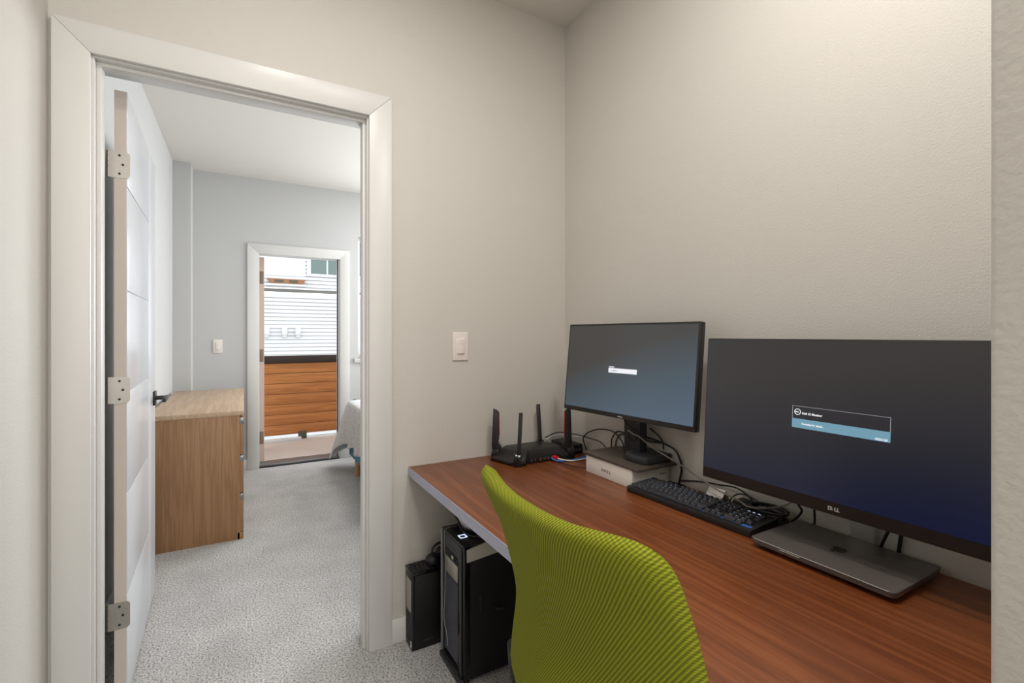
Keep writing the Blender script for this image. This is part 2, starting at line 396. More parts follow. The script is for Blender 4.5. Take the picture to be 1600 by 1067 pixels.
# ------------------------------------------------------------------ balcony door, opened outwards
bd = bpy.data.objects.new('door_2', None); C.objects.link(bd); bd['kind'] = 'structure'; bd.location = (.134, YF + .155, .03)
link('door_leaf', B(0, .042, .002, .68, 0, 1.955, bev=.002), M['doorm'], bd, local=True)
link('leaf_edge', B(.001, .041, 0, .0025, 0, 1.955), M['primer'], bd, local=True)
for z in (.16, .95, 1.70):
    bm = B(.002, .036, -.003, .0, z, z + .12, bev=.001); cyl(bm, (-.002, -.008, z), (-.002, -.008, z + .12), .006)
    link('hinge', bm, M['hinge2'], bd, local=True)

# ------------------------------------------------------------------ bedroom window
wn = bpy.data.objects.new('window_1', None); C.objects.link(wn); wn['kind'] = 'structure'; wn.location = (1.76, YF + .07, WZ0)
f = bmesh.new()
for a in ((WX0, WX0 + .03, WZ0, WZ1), (WX1 - .03, WX1, WZ0, WZ1), (WX0 + .03, WX1 - .03, WZ0, WZ0 + .04), (WX0 + .03, WX1 - .03, WZ1 - .04, WZ1), (1.74, 1.78, WZ0 + .04, WZ1 - .04)):
    box(f, a[0], a[1], YF + .06, YF + .11, a[2], a[3], bev=.003)
link('window_frame', f, M['trim'], wn)
link('window_pane', B(WX0 + .03, WX1 - .03, YF + .083, YF + .087, WZ0 + .04, WZ1 - .04), M['glass'], wn)
link('window_sill', B(WX0 - .04, WX1 + .04, YF - .025, YF + .06, WZ0 - .045, WZ0, bev=.004), M['trim'], wn)

# ================================================================== OUTSIDE
balcony = B(-.8, 3.6, YF + .15, 6.24, -.2, -.003)
struct('balcony_floor', balcony, M['deckm'])
ff = thing('privacy_fence', 'stained cedar board fence at the balcony edge beyond the open door', 'fence', (1.0, 6.22, 0))
fb = bmesh.new(); zs = [.058 + i * .1213 for i in range(8)]
for i in range(7): box(fb, -.8, 3.6, 6.2, 6.225, zs[i], zs[i + 1] - .004, bev=.002)
link('fence_board', fb, M['cedar'], ff)
link('gap_blocker', B(-.8, 3.6, 6.224, 6.232, .06, .907), M['railm'], ff)  # dark sheet added so no light shows through the board gaps
link('top_rail', B(-.8, 3.6, 6.18, 6.27, .907, .992, bev=.004), M['railm'], ff)['label'] = 'dark bronze top rail'
for x in (-.3, .62, 2.2): link('post_bracket', B(x - .045, x + .045, 6.176, 6.25, -.003, .085, bev=.004), M['olive'], ff)
struct('balcony_curb', B(-.8, 3.6, 6.24, 6.33, -.2, -.01), M['concrete'])
tag(link('drain_board', B(.15, .60, 6.10, 6.17, -.003, .03, bev=.004), M['siding'], origin=(.375, 6.135, -.003)), 'pale board lying on the balcony floor below the cedar fence', 'board')

struct('added_ground', B(-12, 20, 6.33, 13.0, -3.1, -3.0), M['fascia'])  # unseen, added to shade the undersides of the siding laps
YH = 13.0
hs = thing('neighbour_house', 'white lap sided house seen across the gap beyond the balcony', 'building', (3, YH, -3))
sd = bmesh.new(); lap = .0935; z = -3.0
while z < 8.5:
    if not (2.30 < z + lap and z < 2.40):
        prism(sd, ((YH - .030, z + .013), (YH + .02, z + .013), (YH + .02, z), (YH + .2, z), (YH + .2, z + lap), (YH - .012, z + lap)), -5, 13, axis=0)
    z += lap
link('lap_siding', sd, M['siding'], hs)
link('trim_band', B(-5, 13, YH - .06, YH + .05, 2.30, 2.375), M['fascia'], hs)['label'] = 'grey flashing band'
link('smooth_panel', B(-.6, 1.36, YH - .03, YH + .02, 2.70, 3.3), M['siding'], hs)
hw = link('window', B(1.40, 2.9, YH - .05, YH + .02, 2.72, 4.0), M['siding'], hs)
link('pane', B(1.49, 1.86, YH - .055, YH - .04, 2.79, 3.9), M['housewin'], hw)
link('pane', B(1.90, 2.80, YH - .055, YH - .04, 2.79, 3.9), M['housewin'], hw)
vt = bmesh.new(); prism(vt, ((.50, 2.61), (1.36, 2.61), (1.30, 2.50), (.58, 2.50)), YH - .14, YH, axis=1)
vb = link('vent_hood', vt, M['brownbox'], hs)
for x in (.66, .98): link('vent_slot', B(x, x + .2, YH - .145, YH - .13, 2.525, 2.585), M['olive'], vb)
link('ledge', B(.48, 1.38, YH - .15, YH, 2.44, 2.49), M['siding'], hs)
for x, nm in ((.43, 'left'), (.82, 'middle'), (1.125, 'right')):
    t = tag(link('wall_lantern', box(B(x, x + .125, YH - .13, YH - .012, 1.235, 1.41, bev=.01), x + .015, x + .11, YH - .11, YH - .02, 1.185, 1.235), M['siding'], origin=(x + .06, YH - .07, 1.185)),
        '%s of the three small white boxes on the far white siding' % {'left': 'leftmost', 'middle': 'middle', 'right': 'rightmost'}[nm], 'box', 'white boxes on the neighbouring siding')

# ================================================================== BEDROOM THINGS
dr = thing('dresser', 'low oak veneer chest of drawers against the bedroom wall', 'dresser', (-.24, 4.0, 0))
D0, D1 = 3.315, 4.72
c = bmesh.new()
box(c, -.478, -.018, D0 + .003, D0 + .022, 0, .752, bev=.001); box(c, -.478, -.018, D1 - .022, D1 - .003, 0, .752, bev=.001)
box(c, -.478, -.47, D0 + .02, D1 - .02, .02, .75); box(c, -.47, -.03, D0 + .02, D1 - .02, .03, .05); box(c, -.06, -.03, D0 + .02, D1 - .02, 0, .03)
box(c, -.03, .002, D0 + .003, D1 - .003, 0, .042, bev=.001)
link('carcass', c, M['oak'], dr)
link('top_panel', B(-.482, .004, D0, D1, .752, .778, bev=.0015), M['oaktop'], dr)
ym = (D0 + D1) / 2
for i, (z0, z1) in enumerate(((.045, .275), (.283, .505), (.513, .735))):
    for a, b_ in ((D0 + .003, ym - .002), (ym + .002, D1 - .003)):
        d = link('drawer', B(-.018, .002, a, b_, z0, z1, bev=.001), M['oak'], dr)
        link('drawer_pull', B(-.0185, .0035, a - .002, a + .02, z1 - .036, z1 + .002, bev=.001), M['steel'], d)
        link('drawer_pull', B(-.017, .0035, b_ - .02, b_ - .001, z1 - .03, z1 - .002, bev=.002), M['steel'], d)
# remove nothing: pulls are the small metal corner grips of each drawer

def switch(name, label, x, y, z, pad=True):
    t = thing(name, label, 'light switch', (x, y, z))
    link('wall_plate', B(x - .036, x + .036, y - .007, y, z - .061, z + .061, bev=.0025, seg=3), M['plate'], t)
    fr = B(x - .0175, x + .0175, y - .009, y - .006, z - .034, z + .034, bev=.0008)
    link('rocker_frame', fr, M['plate'], t)
    rk = prism(bmesh.new(), ((y - .0085, z - .031), (y - .0135, z - .031), (y - .0098, z + .002), (y - .0118, z + .031), (y - .0085, z + .031)), x - .0148, x + .0148, axis=0, bev=.0006)
    link('rocker', rk, M['plate'], t)
switch('light_switch', 'white rocker switch on the office wall right of the doorway', .8175, YA, 1.190)
switch('light_switch', 'small white rocker switch on the grey bedroom wall left of the balcony door', -.199, YF, 1.137)

# bed
bed = thing('bed', 'blue upholstered bed with round wooden legs under a grey blanket', 'bed', (1.85, 3.75, 0))
BX, BY0, BY1 = .85, 2.95, 4.56
link('bed_frame', B(BX, 2.9, BY0, BY1, .13, .31, bev=.02, seg=3), M['bedblue'], bed)
link('mattress', B(BX + .02, 2.88, BY0 + .02, BY1 - .02, .31, .595, bev=.05, seg=4), M['paper'], bed)
for x in (BX + .026, 2.82):
    for y in (BY0 + .09, BY1 - .26): link('leg', cyl(bmesh.new(), (x, y, 0), (x, y, .135), .024, seg=20), M['beech'], bed)
bl = bmesh.new()
# blanket: top sheet plus hanging skirt with folds; the corner at the far end flares outwards
per = []
cs = []
n1 = 34; n2 = 46
for i in range(n1): cs.append((BX + 2.0 * (1 - i / n1), BY1, 0, 1))
for i in range(7): a = i / 6 * PI / 2; cs.append((BX + .02 - .02 * math.sin(a), BY1 - .02 + .02 * math.cos(a), -math.sin(a), math.cos(a)))
for i in range(1, n2 + 1): cs.append((BX, BY1 - .02 - (BY1 - .02 - BY0) * i / n2, -1, 0))
rows = []
ncs = len(cs); ci = n1 + 3
for r_ in range(9):
    t = r_ / 8; row = []
    for i, (x, y, nx, ny) in enumerate(cs):
        dc = (i - ci) / (4.2 if i > ci else 6.0); flare = math.exp(-dc * dc)
        ln = .36 + .17 * flare + .02 * math.sin(i * .7)
        out = .012 + t * (.03 + .018 * math.sin(i * .95) + .012 * math.sin(i * 1.7 + 1)) + flare * t * .17
        row.append(bl.verts.new((x + nx * out, y + ny * out, .625 - .012 * (1 - t) * 0 - ln * t)))
    rows.append(row)
for a, b_ in zip(rows, rows[1:]):
    for i in range(ncs - 1): bl.faces.new((a[i], a[i + 1], b_[i + 1], b_[i]))
cv = []
inner = [bl.verts.new((max(x, BX) + .05 * (1 if i > n1 else 0), y - .05 * (1 if i <= n1 + 3 else 0), .648)) for i, (x, y, nx, ny) in enumerate(cs)]
for i in range(ncs - 1): bl.faces.new((inner[i], inner[i + 1], rows[0][i + 1], rows[0][i]))
far = [bl.verts.new((BX + 2.0, v.co.y, .652)) for v in inner]
for i in range(n1 + 3, ncs - 1): bl.faces.new((far[i], far[i + 1], inner[i + 1], inner[i]))
bmesh.ops.recalc_face_normals(bl, faces=bl.faces)
bo = link('blanket', bl, M['blanket'], origin=(1.85, 3.75, .6)); tag(bo, 'grey woven blanket draped over the bed, corner hanging near the floor', 'blanket')
sm = bo.modifiers.new('thickness', 'SOLIDIFY'); sm.thickness = .008; sm.offset = 1
ss = bo.modifiers.new('smooth', 'SUBSURF'); ss.levels = 1; ss.render_levels = 2
bo.data.polygons.foreach_set('use_smooth', [True] * len(bo.data.polygons))

# ================================================================== DESK
DZT = .700
dk = thing('desk', 'long built in desk with red brown wood top and grey front edge', 'desk', (1.0, 1.0, 0))
link('desk_top', B(.5885, XB - .001, .172, YA - .001, DZT - .034, DZT, bev=.001), M['desk'], dk)
link('edge_band', B(.5865, .5885, .172, YA - .001, DZT - .0345, DZT - .0003), M['deskedge'], dk)['label'] = 'grey front edge strip'
link('wall_cleat', B(.75, XB - .001, YA - .03, YA - .001, DZT - .075, DZT - .034), M['trim'], dk)
link('wall_cleat', B(XB - .03, XB - .001, .172, YA - .03, DZT - .075, DZT - .034), M['trim'], dk)
for y in (.35,): link('desk_leg', B(.66, .70, y, y + .04, 0, DZT - .034, bev=.002), M['blackm'], dk)

# ------------------------------------------------------------------ monitors
def monitor(name, label, base, a, tilt, ctr, W, H, T, scr, bezel_b, bez, curved=False):
    """ctr = centre of the front face; the panel leans back by the tilt"""
    t = thing(name, label, 'monitor', base, a)
    rot = Matrix.Rotation(a, 4, 'Z')
    loc = (rot.inverted() @ (Vector(ctr) - Vector(base)).to_4d()).to_3d()
    P = Matrix.Translation(loc) @ Matrix.Rotation(tilt, 4, 'Y')
    def prt(nm, bm, m, par=t, smooth=True):
        o = link(nm, bm, m, par, local=True, smooth=smooth); o.data.transform(P) ; return o
    hs_ = B(0, T, -W / 2, W / 2, -H / 2, H / 2, bev=.003); box(hs_, T - .002, T + .02, -W * .32, W * .32, -H * .36, H * .30, bev=.008)
    prt('housing', hs_, M['bezel'])
    s0 = (-W / 2 + bez, W / 2 - bez, -H / 2 + bezel_b, H / 2 - bez)
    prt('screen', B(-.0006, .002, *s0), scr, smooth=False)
    return t, prt
# smaller one
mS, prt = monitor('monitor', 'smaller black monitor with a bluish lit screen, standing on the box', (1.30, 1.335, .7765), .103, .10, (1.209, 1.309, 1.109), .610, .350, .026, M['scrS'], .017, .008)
dl = prt('message_bar', B(-.0012, -.0004, -.0635, .0705, -.0108, .0062), M['text'], smooth=False)
prt('message_tab', B(-.0012, -.0004, .043, .069, .0090, .0120), M['text'], smooth=False)
prt('message_text', B(-.0017, -.0010, .030, .055, -.0040, -.0015), M['line'], smooth=False)
prt('brand_mark', B(-.0008, .0002, -.011, .011, -.1705, -.1665), M['silver'])
st = B(1.283, 1.322, 1.300, 1.385, .7765, 1.06, bev=.004)
sto = bpy.data.objects
def worldpart(nm, bm, m, root):
    """shape given in world metres, put under a turned root"""
    inv = (Matrix.Translation(root.location) @ Matrix.Rotation(root.rotation_euler.z, 4, 'Z')).inverted()
    bmesh.ops.transform(bm, matrix=inv, verts=bm.verts); return link(nm, bm, m, root, local=True)
worldpart('stand_column', st, M['grey'], mS)
worldpart('stand_base', prism(bmesh.new(), ((1.232, 1.245), (1.245, 1.222), (1.368, 1.222), (1.368, 1.34), (1.255, 1.34), (1.232, 1.325)), .7765, .805, axis=2, bev=.006), M['grey'], mS)
worldpart('tilt_mount', B(1.245, 1.29, 1.30, 1.37, 1.02, 1.10, bev=.006), M['black'], mS)
# larger one
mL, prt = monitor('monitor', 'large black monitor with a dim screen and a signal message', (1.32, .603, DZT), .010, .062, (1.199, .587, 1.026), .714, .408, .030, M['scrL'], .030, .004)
# message window: 0.135 wide
MX0, MX1, MT, MB_, MM = .1012, -.1058, .0375, -.0163, .0062     # y from left to right, z
e = .0012
fr = bmesh.new()
box(fr, -e, -e + .0006, MX1, MX0, MT - .0009, MT); box(fr, -e, -e + .0006, MX0 - .0009, MX0, MM, MT); box(fr, -e, -e + .0006, MX1, MX1 + .0009, MM, MT)
prt('message_frame', fr, M['line'], smooth=False)
prt('message_bar', B(-e, -e + .0006, MX1, MX0, MB_, MM), M['teal'], smooth=False)
lg = bmesh.new()
n_ = 28
for k in range(n_):
    a0, a1 = 2 * PI * k / n_, 2 * PI * (k + 1) / n_
    prism(lg, ((.0885 + .0077 * math.cos(a0), .0228 + .0077 * math.sin(a0)), (.0885 + .0077 * math.cos(a1), .0228 + .0077 * math.sin(a1)), (.0885 + .0062 * math.cos(a1), .0228 + .0062 * math.sin(a1)), (.0885 + .0062 * math.cos(a0), .0228 + .0062 * math.sin(a0))), -e, -e + .0006, axis=0)
prt('message_logo_ring', lg, M['text'], smooth=False)
for body, size, x, z, m in (('DELL', .0042, .0942, .0213, 'text'), ('Dell 32 Monitor', .0071, .0775, .0182, 'text'), ('Scanning for signal...', .0063, .0775, -.0070, 'text'), ('S3221QS', .0062, -.0780, -.0145, 'text')):
    o = text('message_text', body, size, M[m], mL, (-e - .0004, x, z), bold=.00012); o.data.transform(P_ := Matrix.Identity(4))
    inv = None
    rot = Matrix.Rotation(.010, 4, 'Z'); loc = (rot.inverted() @ (Vector((1.199, .587, 1.026)) - Vector((1.32, .603, DZT))).to_4d()).to_3d()
    o.data.transform(Matrix.Translation(loc) @ Matrix.Rotation(.062, 4, 'Y'))
def brandtext(body, size, x, z, rl=0):
    o = text('brand_mark', body, size, M['logo'], mL, (0, 0, 0), rotl=rl, ex=.0005, bold=.00028)
    rot = Matrix.Rotation(.010, 4, 'Z'); loc = (rot.inverted() @ (Vector((1.199, .587, 1.026)) - Vector((1.32, .603, DZT))).to_4d()).to_3d()
    o.data.transform(Matrix.Translation(loc) @ Matrix.Rotation(.062, 4, 'Y') @ Matrix.Translation((-.0012, x, z)))
brandtext('D', .0115, .0128, -.1930); brandtext('E', .0105, .0058, -.1932, R(22)); brandtext('L', .0115, -.0012, -.1930); brandtext('L', .0115, -.0068, -.1930)
cst = B(1.354, 1.3735, .574, .634, DZT + .006, 1.04, bev=.007, seg=4)
worldpart('stand_column', cst, M['brightsteel'], mL)['label'] = 'brushed silver stand column'
worldpart('stand_base', B(1.17, 1.374, .49, .72, DZT, DZT + .008, bev=.003), M['steel'], mL)
worldpart('tilt_mount', B(1.24, 1.36, .55, .66, .98, 1.07, bev=.006), M['black'], mL)

# ------------------------------------------------------------------ box under the smaller monitor, slab on it
bx = thing('storage_box', 'white card box under the smaller monitor with letters on its front', 'box', (1.27, 1.365, DZT))
link('box_body', B(1.183, 1.366, 1.237, 1.492, DZT, .7655, bev=.0015), M['paper'], bx)
text('printed_letters', 'S N E L', .0150, M['ink'], bx, (1.1826 - 1.27, 1.399 - 1.365, .0235), ex=.0002, sx=1.15, bold=.0003)
lb = bmesh.new()
for k, (y0, y1) in enumerate(()): pass
for x0, x1, z0, z1 in ((1.318, 1.322, .730, .737), (1.327, 1.332, .730, .737), (1.337, 1.341, .729, .736), (1.300, 1.303, .731, .735), (1.346, 1.349, .729, .736)): box(lb, x0, x1, 1.2364, 1.2372, z0, z1)
link('printed_marks', lb, M['ink'], bx)
tag(link('slab', B(1.178, 1.372, 1.203, 1.508, .7655, .7762, bev=.0025), M['lid'], origin=(1.275, 1.355, .7655)), 'flat dark brown slab lying on the white box under the monitor stand', 'tray')

# ------------------------------------------------------------------ keyboard
M['legend'] = mat('backlit_key_legend', (120, 130, 140), .5, emit=(190, 205, 230), es=.55)
def keyboard(name, label, cx, cy, z, rotz, rows, u, W, D, hgt, keymat, base, led, kh, keyname='key', legends=True, scale=1.0):
    """local: x towards the back, -y to the right; keys are copies of a few caps"""
    t = thing(name, label, 'keyboard', (cx, cy, z), rotz)
    link('case', prism(bmesh.new(), ((-D / 2, 0), (D / 2, 0), (D / 2, hgt + .006), (-D / 2, hgt)), -W / 2, W / 2, axis=1, bev=.002), base, t, local=True)
    if led: link('backlight_plate', B(-D / 2 + .014, D / 2 - .012, -W / 2 + .010, W / 2 - .010, hgt - .002, hgt + .0012), led, t, local=True)
    protos = {}; cnt = 0; last = []
    for ri, row in enumerate(rows):
        y = W / 2 - .008; x = -D / 2 + .010 + u * (ri + .5) + (.004 if ri == 5 else 0)
        for wk in row:
            if wk < 0: y += wk * u; continue
            zz = hgt + .004 * (x / D + .5)
            key = (wk, ri == 0)
            if cnt < 100:
                if key not in protos:
                    n = bmesh.new(); a, b_ = u * .445, u * wk / 2 - u * .055
                    vs = [n.verts.new(p) for p in ((-a, -b_, .001), (a, -b_, .001), (a, b_, .001), (-a, b_, .001))]
                    tp = [n.verts.new(p) for p in ((-a + u * .1, -b_ + u * .09, kh), (a - u * .06, -b_ + u * .09, kh + .001), (a - u * .06, b_ - u * .09, kh + .001), (-a + u * .1, b_ - u * .09, kh))]
                    n.faces.new(vs[::-1]); n.faces.new(tp)
                    for i in range(4): n.faces.new((vs[i], vs[(i + 1) % 4], tp[(i + 1) % 4], tp[i]))
                    bmesh.ops.bevel(n, geom=n.edges[:], offset=.0007, segments=1, affect='EDGES')
                    if wk < 5:      # engraved legend lets the backlight through
                        box(n, u * .06, u * .20, b_ - u * .34, b_ - u * .20, kh + .0002, kh + .0017)
                    o = link(keyname, n, keymat, t, local=True); protos[key] = o
                    if wk < 5:
                        o.data.materials.append(M['legend'] if led else M['steel'])
                        for f_ in o.data.polygons:
                            if f_.center.z > kh + .0013: f_.material_index = 1
                else:
                    o = protos[key].copy(); C.objects.link(o); o.parent = t
                o.location = (x, y - u * wk / 2, zz)
            else: last.append((x, y - u * wk / 2, zz, wk))
            y -= u * wk; cnt += 1
    if last:
        n = bmesh.new()
        for (x, y, zz, wk) in last: box(n, x - u * .42, x + u * .42, y - u * wk * .44, y + u * wk * .44, zz + .001, zz + kh, bev=.001)
        o = link(keyname + '_row', n, keymat, t, local=True); o['kind'] = 'stuff'
    return t
rowsK = [
    [1.25, 1.25, 1.25, 6.25, 1.25, 1.25, 1.25, 1.25, -.25, 1, 1, 1, -.25, 2, 1],
    [2.25] + [1] * 10 + [2.75, -1.25, 1, -1.25, 1, 1, 1, 1],
    [1.75] + [1] * 11 + [2.25, -3.5, 1, 1, 1],
    [1.5] + [1] * 12 + [1.5, -.25, 1, 1, 1, -.25, 1, 1, 1, 1],
    [1] * 13 + [2, -.25, 1, 1, 1, -.25, 1, 1, 1, 1],
    [1, -1, 1, 1, 1, 1, -.5, 1, 1, 1, 1, -.5, 1, 1, 1, 1, -.25, 1, 1, 1]]
kb = keyboard('keyboard', 'full size black keyboard with blue backlight lying on the desk', 1.228, 1.008, DZT, R(2.4), rowsK, .0188, .447, .136, .020, M['key'], M['black'], M['ledb'], .0085)
for i, (x, y) in enumerate(((.050, -.150), (.050, -.165), (.050, -.18))):
    link('status_light', B(x, x + .002, y, y + .006, .0245, .026), M['ledw'], kb, local=True)

# ------------------------------------------------------------------ laptop
LZ = DZT + .0085
lp = thing('laptop', 'closed grey laptop with a dark fruit logo lying in front of the large monitor', 'laptop', (1.24, .600, LZ))
X0, X1, Y0, Y1 = 1.128, 1.352, .444, .757
def rrect(x0, x1, y0, y1, r, k=6):
    P = []
    for cx, cy, a in ((x1 - r, y1 - r, 0), (x0 + r, y1 - r, 90), (x0 + r, y0 + r, 180), (x1 - r, y0 + r, 270)):
        P += [(cx + r * math.cos(R(a + 90 * i / k)), cy + r * math.sin(R(a + 90 * i / k))) for i in range(k + 1)]
    return P
b1 = prism(bmesh.new(), rrect(X0 + .002, X1 - .002, Y0 + .002, Y1 - .002, .012), LZ + .0025, LZ + .0108, bev=.001)
link('laptop_base', b1, M['lap'], lp)
for x in (X0 + .03, X1 - .03):
    for y in (Y0 + .04, Y1 - .04): link('foot', cyl(bmesh.new(), (x, y, LZ), (x, y, LZ + .0026), .008), M['rubber'], lp)
ld = link('laptop_lid', prism(bmesh.new(), rrect(X0, X1, Y0, Y1, .013), LZ + .0114, LZ + .0158, bev=.0012), M['lap'], lp)
link('lid_highlight', B(X0 - .0002, X0 + .002, Y0 + .012, Y1 - .012, LZ + .0146, LZ + .0157, bev=.0004), M['logo'], lp)['label'] = 'painted highlight on the lid edge'  # highlight along the lid front put in as a pale strip
link('lid_notch', B(X0 - .0004, X0 + .003, .632, .680, LZ + .0104, LZ + .0122, bev=.0006), M['logo'], lp)
# fruit logo: two lobes with a bite on the right, leaf above; top of the fruit points at the front edge
def fruit():
    O = []
    ctrl = [(0, .86), (.18, .93), (.42, .97), (.66, .84), (.50, .66), (.45, .42), (.58, .18), (.74, .08), (.58, -.30), (.34, -.52), (.16, -.50), (0, -.44), (-.16, -.50), (-.36, -.52), (-.62, -.22), (-.74, .22), (-.66, .66), (-.42, .92), (-.18, .95)]
    s = spline([(x, y, 0) for x, y in ctrl + ctrl[:1]], 4)
    return [(p.x, p.y) for p in s[:-1]]
S_ = .0225; ax, ay = 1.2440, .604
pts = [(ax - (y - .2) * S_, ay + x * -S_ * -1) for x, y in fruit()]
n = bmesh.new(); prism(n, pts, LZ + .0157, LZ + .0161)
leafp = [(ax - (1.0 + .42 * t - .2) * S_, ay + (.0 + .30 * t + s_ * .13 * math.sin(PI * t)) * S_) for t, s_ in [(i / 8, 1) for i in range(9)] + [(1 - i / 8, -1) for i in range(1, 8)]]
prism(n, leafp, LZ + .0157, LZ + .0161)
link('lid_logo', n, M['gloss'], ld, smooth=False)['label'] = 'glossy black bitten fruit logo'

# ------------------------------------------------------------------ router
rt = thing('wireless_router', 'black gaming router with four upright antennas in the desk corner', 'router', (1.11, 1.78, DZT))
def poly_shell(bm, P, z0, z1, inset, z2):
    n = bmesh.new(); cx = sum(p[0] for p in P) / len(P); cy = sum(p[1] for p in P) / len(P)
    def ring(s, z): return [n.verts.new((cx + (p[0] - cx) * s, cy + (p[1] - cy) * s, z)) for p in P]
    R0, R1, R2, R3 = ring(.95, z0), ring(1, z0 + .012), ring(.97, z1), ring(inset, z2)
    n.faces.new(R0[::-1]); n.faces.new(R3)
    for A, B_ in ((R0, R1), (R1, R2), (R2, R3)):
        for i in range(len(P)): n.faces.new((A[i], A[(i + 1) % len(P)], B_[(i + 1) % len(P)], B_[i]))
    bmesh.ops.recalc_face_normals(n, faces=n.faces); bmesh.ops.bevel(n, geom=n.edges[:], offset=.0015, segments=1, affect='EDGES'); merge(bm, n)
body = bmesh.new()
P = [(.950, 1.704), (.970, 1.674), (1.006, 1.664), (1.030, 1.684), (1.205, 1.686), (1.238, 1.668), (1.268, 1.690), (1.262, 1.80), (1.225, 1.880), (1.165, 1.868), (1.04, 1.868), (.975, 1.874), (.922, 1.812)]
poly_shell(body, P, DZT, DZT + .022, .70, DZT + .052)
rb = link('router_body', body, M['black'], rt)
gr = bmesh.new()
for i in range(9): prism(gr, ((1.692, DZT + .0275), (1.700, DZT + .0345), (1.704, DZT + .0385), (1.706, DZT + .030)), 1.035 + i * .019, 1.049 + i * .019, axis=0)
for cx_, cy_, an in ((.980, 1.684, 60), (1.243, 1.684, 120), (.948, 1.815, -28), (1.205, 1.858, 66)):
    blk = prism(bmesh.new(), ((-.022, 0), (.022, 0), (.017, .040), (.010, .050), (-.010, .050), (-.017, .040)), -.016, .016, axis=1, bev=.002, M_=Matrix.Translation((cx_, cy_, DZT)) @ Matrix.Rotation(R(an), 4, 'Z'))
    link('corner_block', blk, M['gloss'], rt)
link('vent_grille', gr, M['dark'], rt)
for i, x in enumerate((1.045, 1.062, 1.085, 1.105, 1.125, 1.145)): link('network_port', B(x, x + (.006 if i < 2 else .014), 1.6800, 1.688, DZT + .008, DZT + .020, bev=.0006), M['steel'], rt)
cl = bmesh.new()
for k in range(3): prism(cl, ((1.032 + k * .009, 1.745), (1.036 + k * .009, 1.745), (1.052 + k * .009, 1.765), (1.049 + k * .009, 1.765)), DZT + .0495, DZT + .0505)
link('router_emblem', cl, M['logo'], rt)
def antenna(bx_, by, ang, lean):
    """blade 0.035 wide in its own x, 0.2 tall, red insert on one edge"""
    z0 = DZT + .018
    T = Matrix.Translation((bx_, by, z0)) @ Matrix.Rotation(ang, 4, 'Z') @ Matrix.Rotation(lean, 4, 'X')
    bm = bmesh.new()
    prism(bm, ((-.010, 0), (.010, 0), (.020, .018), (.022, .040), (.011, .054), (.009, .066), (.012, .075), (.011, .188), (.004, .196), (-.014, .203), (-.021, .045), (-.017, .018)), -.0080, .0080, axis=1, bev=.0012, M_=T)
    a = link('antenna', bm, M['black'], rt)
    rd = prism(bmesh.new(), ((.008, .090), (.0145, .090), (.0130, .186), (.008, .188)), -.0070, .0070, axis=1, bev=.0006, M_=T)
    link('antenna_insert', rd, M['red'], a)['label'] = 'red insert'
    hg = box(bmesh.new(), -.014, .014, -.009, .009, -.012, .014, bev=.002, M_=Matrix.Translation((bx_, by, z0)) @ Matrix.Rotation(ang, 4, 'Z'))
    link('antenna_hinge', hg, M['gloss'], a)
    return a
antenna(.950, 1.812, R(-28), R(-4)); antenna(.988, 1.690, R(60), R(3)); antenna(1.200, 1.852, R(66), R(-3)); antenna(1.238, 1.694, R(152), R(-2))
md = thing('modem', 'small black modem box behind the white box in the desk corner', 'modem', (1.31, 1.80, DZT))
link('modem_body', B(1.275, 1.350, 1.725, 1.872, DZT, DZT + .042, bev=.003), M['black'], md)
for i in range(3): link('port', B(1.290 + i * .018, 1.302 + i * .018, 1.7235, 1.727, DZT + .012, DZT + .024), M['steel'], md)

# ------------------------------------------------------------------ cables on the desk
def cable(label, pts, r, m, name='cable', plug=None, group=None, smooth=True):
    o = tube(bmesh.new(), pts, r, smooth=smooth)
    zb = min(p[2] for p in pts) - r
    xs = sum(p[0] for p in pts) / len(pts); ys = sum(p[1] for p in pts) / len(pts)
    return tag(link(name, o, m, origin=(xs, ys, zb)), label, 'cable', group)
cable('grey cable running from the smaller monitor stand down across the keyboard towards the large monitor', [(1.352, 1.42, .80), (1.335, 1.40, .835), (1.266, 1.345, .878), (1.250, 1.30, .875), (1.262, 1.276, .865), (1.285, 1.235, .832), (1.305, 1.135, .795), (1.315, 1.056, .764), (1.312, .985, .746), (1.296, .905, .742), (1.270, .855, .743), (1.300, .812, .748), (1.352, .790, .756), (1.366, .765, .79)], .0026, M['cableg'])
cable('thin black cable in one wide loop against the wall left of the small monitor stand', [(1.35, 1.687, .705), (1.352, 1.72, .747), (1.352, 1.724, .77), (1.352, 1.692, .799), (1.352, 1.63, .824), (1.352, 1.574, .834), (1.352, 1.522, .832), (1.352, 1.483, .812), (1.352, 1.462, .785), (1.352, 1.455, .704)], .0027, M['cable'])
cable('black cable in a narrow upright loop beside the small monitor stand', [(1.362, 1.556, .704), (1.362, 1.546, .772), (1.362, 1.542, .80), (1.362, 1.514, .832), (1.362, 1.483, .838), (1.362, 1.442, .834), (1.355, 1.40, .845)], .003, M['cable'])
cable('second black cable inside the narrow upright loop beside the small monitor stand', [(1.368, 1.536, .704), (1.368, 1.526, .772), (1.368, 1.520, .80), (1.368, 1.495, .825), (1.368, 1.46, .826), (1.368, 1.435, .79), (1.368, 1.43, .704)], .0026, M['cable'])
cable('black cable hanging in front of the small monitor stand column', [(1.270, 1.372, .945), (1.262, 1.356, .914), (1.262, 1.325, .893), (1.266, 1.298, .880), (1.262, 1.300, .855), (1.262, 1.325, .845), (1.264, 1.335, .865), (1.262, 1.305, .876), (1.268, 1.27, .862), (1.30, 1.25, .85), (1.352, 1.25, .84)], .0035, M['cable'])
cable('black cable arching down from the small monitor to the desk right of the box', [(1.345, 1.323, .848), (1.352, 1.268, .841), (1.36, 1.208, .825), (1.364, 1.185, .795), (1.366, 1.179, .756), (1.366, 1.19, .7045)], .0037, M['cable'])
